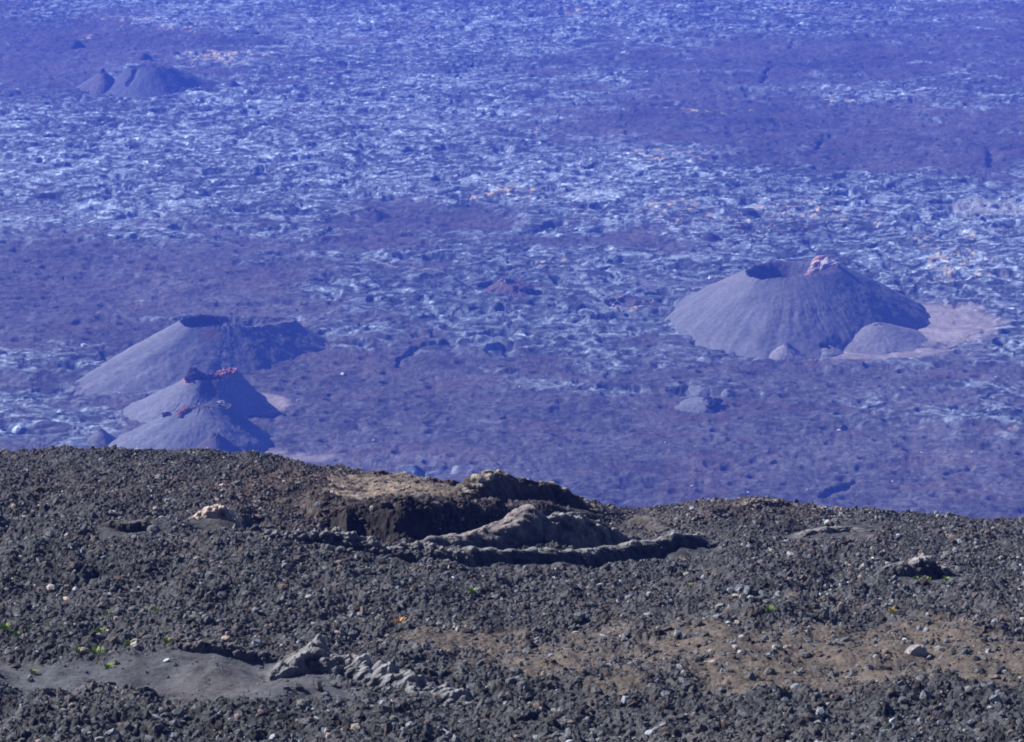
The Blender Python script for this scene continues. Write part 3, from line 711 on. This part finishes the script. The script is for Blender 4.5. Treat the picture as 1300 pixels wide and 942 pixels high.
# big right-hand cone
def paint_big(x, y, z, t, c):
    px, py = proj(x, y, z)
    n = fbm(x / 5, y / 5, 4, 700)
    # pink scorched crust at the right rim and along the left shoulder
    k = sstep(.4, .8, blob(px, py, 1048, 338, 22, 12, 3) * 1.2 * sstep(.30, .05, t) + n * .3)[..., None]
    c = c * (1 - k) + np.array([.33, .25, .26]) * k
    k = (sstep(.3, .7, blob(px, py, 905, 352, 36, 10, 2) * 1.0 + n * .4) * sstep(895, 935, px + 20) * .6)[..., None]
    c = c * (1 - .5 * k) + np.array([.30, .22, .19]) * .5 * k
    return c
big = cone('cinder_cone', 'largest ash grey cinder cone with open crater and pink rim on the right', 'cinder cone',
     base=[(845, 408), (858, 425), (880, 438), (910, 448), (950, 458), (1000, 460), (1050, 452), (1100, 440), (1150, 425), (1184, 412), (1180, 392), (1130, 372), (1040, 364), (940, 362), (870, 378), (848, 395)],
     rim=[(947, 346, 30), (952, 352, 30), (965, 355, 30.5), (985, 352, 31.5), (1005, 351, 31.5), (1025, 350, 31.5), (1042, 344, 33), (1058, 338, 34), (1060, 331, 34.5), (1045, 327, 34), (1032, 330, 31.5), (1010, 332, 29.5), (985, 332, 29), (965, 335, 29), (952, 340, 29)],
     ctr=(1000, 343, 30), cdepth=12, col=(.150, .157, .180), ccol=(.075, .072, .085), gull=.9, streak=.30, paint=paint_big, seed=1, prof=.95, cr_r=.5, cw=lambda a, b: .55 + .45 * sstep(1012, 990, a))  # cw also paints the left of the bowl dark, as in shadow
crag(big, 'rim_outcrop', [(1043, 341, 30.4, 5.6), (1042, 333, 34, 4.2), (1040, 336, 32.6, 4.6), (1051, 339, 32, 5.2), (1058, 341, 31.4, 4.6), (1033, 346, 30.4, 3.4), (1027, 350, 30.4, 2.2)], [(.50, .40, .40), (.52, .30, .27), (.50, .38, .36), (.46, .43, .46), (.40, .38, .42)], 3, dn=.2, label='pinkish scorched spatter on the crater rim')
crag(big, 'side_vent', [(862, 402, 2, 3.2), (868, 412, 1.0, 3.0), (873, 424, .5, 2.6)], [(.07, .07, .085)], 4, flat=.9, label='dark rocky notch at the left foot')

# left elongated cone
def paint_left(x, y, z, t, c):
    px, py = proj(x, y, z); n = fbm(x / 4, y / 4, 4, 710)
    k = (sstep(.25, .8, blob(px, py, 268, 424, 14, 9, 2) + n * .35) * .75)[..., None]
    c = c * (1 - k) + np.array([.21, .13, .12]) * k
    for pts in [[(334, 413), (322, 432), (300, 456)], [(290, 425), (291, 437), (283, 452)]]:
        d = seg_dist(px + n * 3, py, pts, 1.5); k = (sstep(3.2, .8, d) * .55)[..., None]; c = c * (1 - k) + np.array([.24, .24, .26]) * k
    d = np.sin(px * .16 + py * .30 + n * 2); k = (sstep(.5, 1, d) * sstep(250, 200, px) * .28)[..., None]
    return c * (1 + k)
left = cone('cinder_cone', 'long leaning cinder cone with double crater behind the red tipped one', 'cinder cone',
     base=[(58, 503), (80, 506), (140, 507), (200, 502), (250, 492), (300, 478), (350, 463), (395, 450), (420, 440), (412, 426), (380, 415), (310, 416), (240, 424), (180, 444), (104, 479)],
     rim=[(228, 407, 21), (231, 412, 21), (240, 416, 21), (255, 415, 20.5), (275, 413, 20), (295, 414, 18.5), (315, 415, 17), (340, 412, 15.5), (360, 410, 14), (376, 408, 12.5), (370, 404, 13), (345, 402.5, 15), (310, 402.5, 16), (280, 402, 17.5), (250, 402, 19), (235, 404, 20)],
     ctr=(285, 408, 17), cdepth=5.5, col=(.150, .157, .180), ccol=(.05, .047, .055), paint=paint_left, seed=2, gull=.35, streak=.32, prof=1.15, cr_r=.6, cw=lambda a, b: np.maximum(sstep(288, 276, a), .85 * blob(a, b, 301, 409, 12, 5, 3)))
crag(left, 'crater_wall', [(240, 407, 13.0, 4), (250, 405.5, 13, 4.2), (262, 406, 12.6, 4.2), (248, 409, 12, 4), (270, 407.5, 12, 3.2)], [(.035, .033, .04), (.05, .045, .05)], 6, flat=.6)
crag(left, 'crater_wall', [(288, 409, 13.8, 2.6), (297, 408, 13.6, 3.0), (303, 407, 13.6, 2.6)], [(.055, .052, .06)], 7, flat=.6)

# middle cone, red-tipped
def paint_mid(x, y, z, t, c):
    px, py = proj(x, y, z); n = fbm(x / 3.5, y / 3.5, 4, 720)
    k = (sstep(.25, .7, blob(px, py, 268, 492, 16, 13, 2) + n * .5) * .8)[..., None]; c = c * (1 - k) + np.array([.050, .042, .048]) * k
    k = (sstep(.3, .7, blob(px, py, 237, 485, 8, 4, 2) + n * .4) * .8)[..., None]; c = c * (1 - k) + np.array([.32, .20, .15]) * k
    return c
mid = cone('cinder_cone', 'cinder cone with a dark red knob and pink crust on its tip', 'cinder cone',
     base=[(142, 527), (165, 537), (210, 545), (260, 545), (310, 530), (345, 517), (335, 500), (326, 492), (300, 484), (240, 486), (190, 500)],
     rim=[(238, 478, 19), (243, 481, 19), (255, 483, 18.5), (268, 483, 17.5), (282, 481, 18), (298, 474, 20), (303, 471, 20), (297, 468, 19.5), (283, 469, 18), (268, 476, 16.5), (252, 474, 18)],
     ctr=(270, 476.5, 18), cdepth=3, col=(.175, .185, .215), ccol=(.05, .04, .045), paint=paint_mid, seed=3, gull=.7, streak=.2, prof=1.3, nphi=480)
crag(mid, 'spatter_knob', [(246, 477, 19, 4.0), (241, 481, 18.6, 2.6), (254, 480, 18.0, 3.4), (262, 482, 16.5, 2.6), (248, 485, 16, 2.4)], [(.060, .038, .045), (.09, .045, .048), (.05, .036, .044)], 8, flat=.95, label='dark red brown spatter knob')
crag(mid, 'pink_crust', [(279, 474, 18.8, 1.5), (286, 472, 19.6, 1.9), (293, 471.5, 20.0, 1.9), (298, 472, 20, 1.7), (283, 476, 18.6, 1.3), (275, 477, 18.2, 1.2)], [(.55, .25, .22), (.50, .30, .27), (.42, .18, .16)], 9, label='salmon pink oxidised crust')
crag(mid, 'pink_crust', [(240, 485.5, 16.0, 1.3), (247, 484, 17, 1.1), (258, 486, 15.4, 1.0)], [(.42, .24, .20)], 12, label='small salmon patches below the knob')

# front cone
def paint_front(x, y, z, t, c):
    px, py = proj(x, y, z); n = fbm(x / 3.5, y / 3.5, 4, 730)
    k = (sstep(.25, .6, blob(px, py, 262, 512, 34, 3.5, 2) * .8 + n * .4) * .5)[..., None]; c = c * (1 - k) + np.array([.27, .26, .27]) * k
    d = np.sin(px * .22 + py * .40 + n * 2); k = (sstep(.5, 1, d) * sstep(225, 190, px) * .25)[..., None]
    return c * (1 + k)
front = cone('cinder_cone', 'broad cinder cone with a red crack directly in front of the red tipped one', 'cinder cone',
     base=[(130, 572), (145, 584), (200, 590), (265, 589), (320, 583), (345, 570), (343, 555), (325, 540), (280, 530), (220, 530), (170, 545)],
     rim=[(222, 522, 17), (240, 514, 19), (255, 512, 19.5), (272, 511, 19.5), (294, 513, 18.5), (292, 517, 18.2), (268, 517, 19), (245, 519, 18.4), (228, 525, 16.8)],
     ctr=(258, 516, 18.6), cdepth=-2.4, col=(.15, .162, .19), ccol=(.13, .125, .145), paint=paint_front, seed=4, gull=.3, streak=.14, prof=1.0, nphi=480)
crag(front, 'red_crack', [(229, 525, 16.8, 1.1), (232, 523, 17.3, 1.2), (235, 521, 17.9, 1.2), (238, 519, 18.5, 1.1), (229, 528, 16.0, .9)], [(.55, .17, .13), (.45, .2, .17)], 10, label='vivid red oxidised streak')
crag(front, 'vent_shade_blob', [(212, 526, 15.0, 2.6), (218, 528, 14.8, 2.4), (225, 529, 14.8, 2.0)], [(.03, .028, .035)], 11, flat=.5, label='black blob standing for the shade in a small vent hole')  # flattened black lumps stand for the dark inside a vent
crag(front, 'crest_rock', [(279, 512.5, 18.4, 1.5), (283, 511.5, 18.3, 1.2)], [(.46, .44, .44)], 14, label='pale rock on the crest')
# small dark cone at the very front
cone('cinder_cone', 'small dark pointed cinder cone half hidden behind the near skyline', 'cinder cone',
     base=[(232, 578), (240, 592), (275, 600), (310, 592), (322, 580), (300, 570), (270, 566), (245, 570)],
     rim=[(270, 552, 13), (273, 553, 13), (277, 552, 13), (274, 550, 13)], ctr=(273.5, 552, 13), cdepth=.3, col=(.085, .082, .10), ccol=(.10, .10, .11), seed=5, gull=.5, nphi=300, prof=1.05)
def mound(name, label, cat, base, top, col, seed, rnd=0, prof=1.3, rough=1.0, gull=.4, paint=None):
    tx, ty, th = top
    rim = [(tx - 2, ty, th), (tx, ty + .6, th), (tx + 2, ty, th), (tx, ty - .6, th)]
    return cone(name, label, cat, base, rim, (tx, ty, th), -.2, col=col, ccol=col, seed=seed, nphi=260, nr=60, prof=prof, rough=rough, gull=gull * .3, streak=.06, paint=paint, rnd=rnd)
mound('ash_mound', 'small rounded grey mound left of the front cone', 'mound', [(106, 562), (118, 567), (135, 567), (142, 560), (138, 552), (122, 551), (110, 555)], (128, 545, 6), (.14, .14, .165), 20, prof=.9)
mound('ash_mound', 'low dark hummocky mound on the right foot of the front cone', 'mound', [(205, 562), (225, 572), (262, 574), (275, 562), (255, 552), (220, 552)], (228, 551, 5), (.12, .12, .14), 21, prof=1.0)
mound('ash_mound', 'smooth rounded ash mound overlapping the right foot of the largest cone', 'mound', [(1035, 440), (1070, 450), (1130, 452), (1175, 446), (1184, 432), (1165, 415), (1120, 408), (1070, 418)],
      (1114, 412, 9.2), (.19, .188, .21), 22, rnd=.5, prof=1.1, rough=.8, gull=.8)
mound('spatter_mound', 'pale triangular spatter mound at the front foot of the largest cone', 'mound', [(966, 457), (985, 461), (1015, 459), (1030, 451), (1012, 445), (980, 447)], (999, 436, 7.5), (.25, .24, .27), 23, prof=1.25, gull=.9)
mound('spatter_mound', 'low pale rocky mound with a dark hole right of the triangular one', 'mound', [(1015, 452), (1040, 456), (1070, 452), (1072, 442), (1045, 437), (1020, 442)], (1046, 437, 4), (.20, .20, .225), 24, rnd=.6, rough=2)
o = crag(None, 'hole_shade_lump', [(1042, 438, 4.4, 1.8), (1048, 438.5, 4.4, 1.6)], [(.02, .02, .025)], 25, flat=.6); tag(o, 'black lump standing for the shaded hole in the low pale mound before the largest cone', 'rock')  # solid black lump added for the shade of a hole

# far cone
def paint_far(x, y, z, t, c):
    px, py = proj(x, y, z); n = fbm(x / 6, y / 6, 4, 740)
    d = seg_dist(px, py, [(173, 87), (170, 96), (163, 106)], 1.0); k = (sstep(3, 1, d) * .7)[..., None]
    return c * (1 - k) + np.array([.05, .05, .06]) * k
def shape_far(x, y, z, t):
    px, py = proj(x, y, z); d = seg_dist(px, py, [(173, 84), (170, 96), (163, 106)], 1.0)
    return z - 3.0 * sstep(5, 0, d)
cone('cinder_cone', 'distant worn cinder cone with a dark gully at the upper left', 'cinder cone',
     base=[(124, 117), (140, 123), (170, 128), (200, 125), (225, 118), (255, 113), (292, 110), (280, 104), (235, 101), (200, 99), (160, 102), (132, 110)],
     rim=[(162, 86, 17.5), (174, 86, 18), (188, 85.5, 18.5), (202, 85, 18.5), (216, 87, 17), (208, 81.5, 18), (190, 80.5, 18), (172, 82, 17.5)], ctr=(190, 84, 18), cdepth=1, col=(.11, .122, .15), ccol=(.10, .10, .12),
     seed=6, gull=.9, streak=.2, paint=paint_far, shape=shape_far, prof=1.25)
cone('cinder_cone', 'small conical hill with a knob on top, left of the distant worn cone', 'cinder cone',
     base=[(100, 108), (110, 117), (128, 121), (145, 117), (156, 110), (145, 103), (125, 101)], rim=[(128, 92, 14), (131, 93, 14), (134, 92, 14), (131, 91, 14)], ctr=(131, 92, 14), cdepth=.5,
     col=(.12, .12, .14), ccol=(.05, .05, .06), seed=7, gull=.8, nphi=260)
k_ = crag(None, 'rock_knob', [(130.5, 90.5, 14, 1.6), (131, 88.5, 15.6, 1.3)], [(.05, .05, .06)], 30); tag(k_, 'dark upright rock on the tip of the small distant hill', 'rock')
mound('ash_mound', 'low dark tail ridge running right from the distant worn cone', 'mound', [(225, 112), (255, 114), (285, 112), (292, 107), (265, 100), (232, 100)], (250, 100, 6), (.075, .075, .09), 31)
mound('spatter_mound', 'small dark mound at the end of the distant tail ridge', 'mound', [(286, 110), (296, 112), (306, 108), (296, 104)], (296, 103, 5), (.05, .05, .06), 32)
mound('spatter_mound', 'small black mound just behind the distant worn cone', 'mound', [(176, 74), (185, 76), (194, 73), (185, 70)], (184, 68, 5), (.045, .045, .055), 33)
mound('spatter_mound', 'small black mound with a bright foot near the upper left corner', 'mound', [(88, 59), (97, 61), (107, 58), (97, 54)], (97, 52, 6), (.045, .045, .055), 34)
mound('spatter_mound', 'dark mound right behind the black one by the distant cone', 'mound', [(216, 70), (225, 72), (232, 69), (224, 66)], (224, 66, 3), (.05, .05, .06), 35)
mound('spatter_mound', 'dark stub standing alone in the pale lava at the upper middle', 'mound', [(470, 8 + 270), (478, 9 + 274), (487, 8 + 270), (478, 268)], (477, 268, 4), (.05, .048, .06), 36)

# middle features of the floor
v = mound('spatter_mound', 'rugged reddish spatter mound with a pale lip in the middle lava', 'mound', [(612, 370), (630, 378), (665, 380), (700, 376), (712, 366), (690, 358), (650, 355), (622, 360)], (645, 355, 8), (.12, .09, .10), 40, rough=4, gull=2.2, prof=1.5)
crag(v, 'vent', [(655, 366, 4.0, 2.8), (664, 368, 3.5, 2.6), (672, 369, 3.0, 2.4), (682, 371, 2, 2.4)], [(.03, .028, .035)], 41, flat=.6, label='black lumps standing for the shade in the vent hollow')  # solid black lumps paint in the shade of the vent pit
crag(v, 'pale_lip', [(640, 360, 5.6, 1.6), (643, 363, 4.6, 1.4), (637, 356, 6.8, 1.2)], [(.40, .33, .34)], 42, label='pale pinkish lip')
v = mound('spatter_mound', 'cracked low lava blister with white and pink crust left of the largest cone', 'mound', [(752, 388), (770, 394), (800, 398), (835, 392), (845, 384), (815, 376), (780, 374), (760, 380)], (795, 376, 5), (.11, .10, .115), 43, rough=3, gull=2)
crag(v, 'crack_shade_lump', [(770, 383, 3.0, 1.8), (778, 381, 3.6, 1.8), (788, 380, 3.8, 1.8), (797, 380, 3.6, 1.6)], [(.03, .03, .035)], 44, flat=.6, label='black lumps standing for the shade in a crack')  # row of black lumps paints in the shade of the opening
crag(v, 'white_crust', [(779, 388, 3.2, 1.0), (784, 391, 2.6, 1.1), (790, 395, 1.8, 1.0), (788, 377.5, 4.8, .8), (796, 377, 4.6, .9), (801, 408, .3, 1.1), (830, 383, 2.2, .9)], [(.62, .50, .46), (.6, .42, .40), (.55, .48, .44)], 45, label='whitish crust')
sl_ = mound('tilted_slab', 'smooth pale tilted slab with a dark right end on the brown lava flow', 'rock slab', [(850, 518), (870, 524), (893, 525), (903, 515), (895, 505), (870, 505)], (896, 506, 3.8), (.15, .16, .18), 46, rnd=.7, prof=1.1, rough=1.4, gull=.8)
crag(sl_, 'broken_end', [(905, 511, 2.4, 2.6), (911, 510, 1.8, 2.3), (901, 517, 1.2, 2.2), (900, 507, 3.0, 1.8)], [(.045, .045, .055)], 47, flat=.8, label='dark broken end')
o = mound('tilted_slab', 'small pale block with a dark side right of the tilted slab', 'rock slab', [(915, 500), (922, 505), (936, 503), (936, 496), (922, 494)], (925, 496, 2.4), (.14, .15, .17), 48, rnd=.6, prof=1.2, rough=2)
o = mound('tilted_slab', 'flat pale hummock just behind the tilted slab', 'rock slab', [(872, 497), (890, 500), (912, 496), (905, 488), (885, 486)], (893, 490, 1.8), (.15, .16, .18), 49, rnd=.6, prof=1.2, rough=1.6)
mound('spatter_mound', 'dark mound on the brown plain by the upper right middle', 'mound', [(893, 302), (902, 305), (912, 302), (902, 298)], (902, 296, 5), (.05, .048, .06), 50)
mound('spatter_mound', 'dark low mound between the long leaning cone and the picture edge', 'mound', [(150, 442), (162, 446), (180, 442), (165, 436)], (166, 437, 3), (.06, .055, .065), 51)

# pale blocks scattered over the plain
fb = []
for i, c0 in enumerate([(.72, .72, .74), (.40, .41, .44)]):
    me, _ = block_mesh(60 + i); set_col(me, c0, i); me.materials.append(M_floor); fb.append(me)
def far_block(px, py, s, label, me, group='pale boulders on the caldera floor'):
    x, y = at_z(px, py, .8); o = bpy.data.objects.new('pale_boulder', me); C.objects.link(o); zz, _, _ = floor_surface(np.array([float(x)]), np.array([float(y)]))
    o.location = (float(x), float(y), float(zz[0]) + s * .2); o.scale = (s * 1.3, s, s * .9); o.rotation_euler = (0, 0, random.uniform(0, 6)); tag(o, label, 'boulder', group)
far_block(106, 439, 1.7, 'bright white boulder on the dark plain left of the long leaning cone', fb[0])
far_block(435, 472, 1.3, 'white boulder on the brown plain right of the red tipped cone', fb[0])
far_block(1065, 543, 1.1, 'white boulder on the brown plain at the right', fb[0])
for px, py in [(672, 606), (950, 623), (879, 616), (671, 595), (1234, 572), (1133, 610), (1025, 620), (746, 583), (378, 506), (311, 528), (474, 558), (660, 490), (1052, 480), (1170, 570), (985, 585), (845, 560), (1265, 480), (1240, 486), (905, 470)]:
    far_block(px, py, random.uniform(.55, .95), 'small pale boulder lying on the brown lava plain', fb[1])

# ------------------------------------------------------------------ haze
me = bpy.data.meshes.new('haze')
xa, xb, ya, yb, za, zb = -9100, 9100, -4100, 14100, -12, 432
me.from_pydata([(xa, ya, za), (xb, ya, za), (xb, yb, za), (xa, yb, za), (xa, ya, zb), (xb, ya, zb), (xb, yb, zb), (xa, yb, zb)], [],
               [(0, 3, 2, 1), (4, 5, 6, 7), (0, 1, 5, 4), (1, 2, 6, 5), (2, 3, 7, 6), (3, 0, 4, 7)])
hz = bpy.data.objects.new('haze', me); C.objects.link(hz); tag(hz, 'blue violet haze filling the air over the caldera', 'haze', kind='stuff')
hm = bpy.data.materials.new('haze_air'); hm.use_nodes = True; nt = hm.node_tree; nt.nodes.clear()
out = nt.nodes.new('ShaderNodeOutputMaterial'); pv = nt.nodes.new('ShaderNodeVolumePrincipled')
pv.inputs['Color'].default_value = (.080, .175, 1.0, 1); pv.inputs['Density'].default_value = 2.5e-4; pv.inputs['Anisotropy'].default_value = .0
nt.links.new(pv.outputs[0], out.inputs['Volume']); me.materials.append(hm)

# ------------------------------------------------------------------ light, camera, view
SUN_EL, SUN_AZ = 38.5, 112.0     # azimuth: degrees counter-clockwise from +x -> towards the sun (left, a little behind)
az = R(180 - 21)                 # direction to the sun in plan
sdir = (math.cos(az) * math.cos(R(SUN_EL)), math.sin(az) * math.cos(R(SUN_EL)), math.sin(R(SUN_EL)))
sd = bpy.data.lights.new('sun', 'SUN'); sd.energy = 5.0; sd.angle = R(.5); sd.color = (1, .95, .88)
so = bpy.data.objects.new('sun', sd); C.objects.link(so)
from mathutils import Vector
so.rotation_euler = Vector(sdir).to_track_quat('Z', 'Y').to_euler()
w = bpy.data.worlds.new('World'); scn.world = w; w.use_nodes = True
sk = w.node_tree.nodes.new('ShaderNodeTexSky'); sk.sky_type = 'NISHITA'; sk.sun_disc = False
sk.sun_elevation = R(SUN_EL); sk.sun_rotation = math.atan2(sdir[0], sdir[1]); sk.altitude = 2200
bg = w.node_tree.nodes['Background']; bg.inputs['Strength'].default_value = .05
w.node_tree.links.new(sk.outputs[0], bg.inputs['Color'])

cd = bpy.data.cameras.new('camera'); cam = bpy.data.objects.new('camera', cd); C.objects.link(cam)
cam.location = (0, 0, H); cam.rotation_euler = (math.pi / 2 - PITCH, 0, 0)
cd.sensor_fit = 'HORIZONTAL'; cd.angle = 2 * math.atan(650 / F); cd.clip_start = .5; cd.clip_end = 40000
scn.camera = cam
vs = scn.view_settings; vs.view_transform = 'Standard'; vs.look = 'None'; vs.exposure = .84; vs.gamma = 1
scn.cycles.use_denoising = True; scn.cycles.filter_width = 1.8
scn.cycles.volume_bounces = 1; scn.cycles.max_bounces = 4; scn.cycles.diffuse_bounces = 2
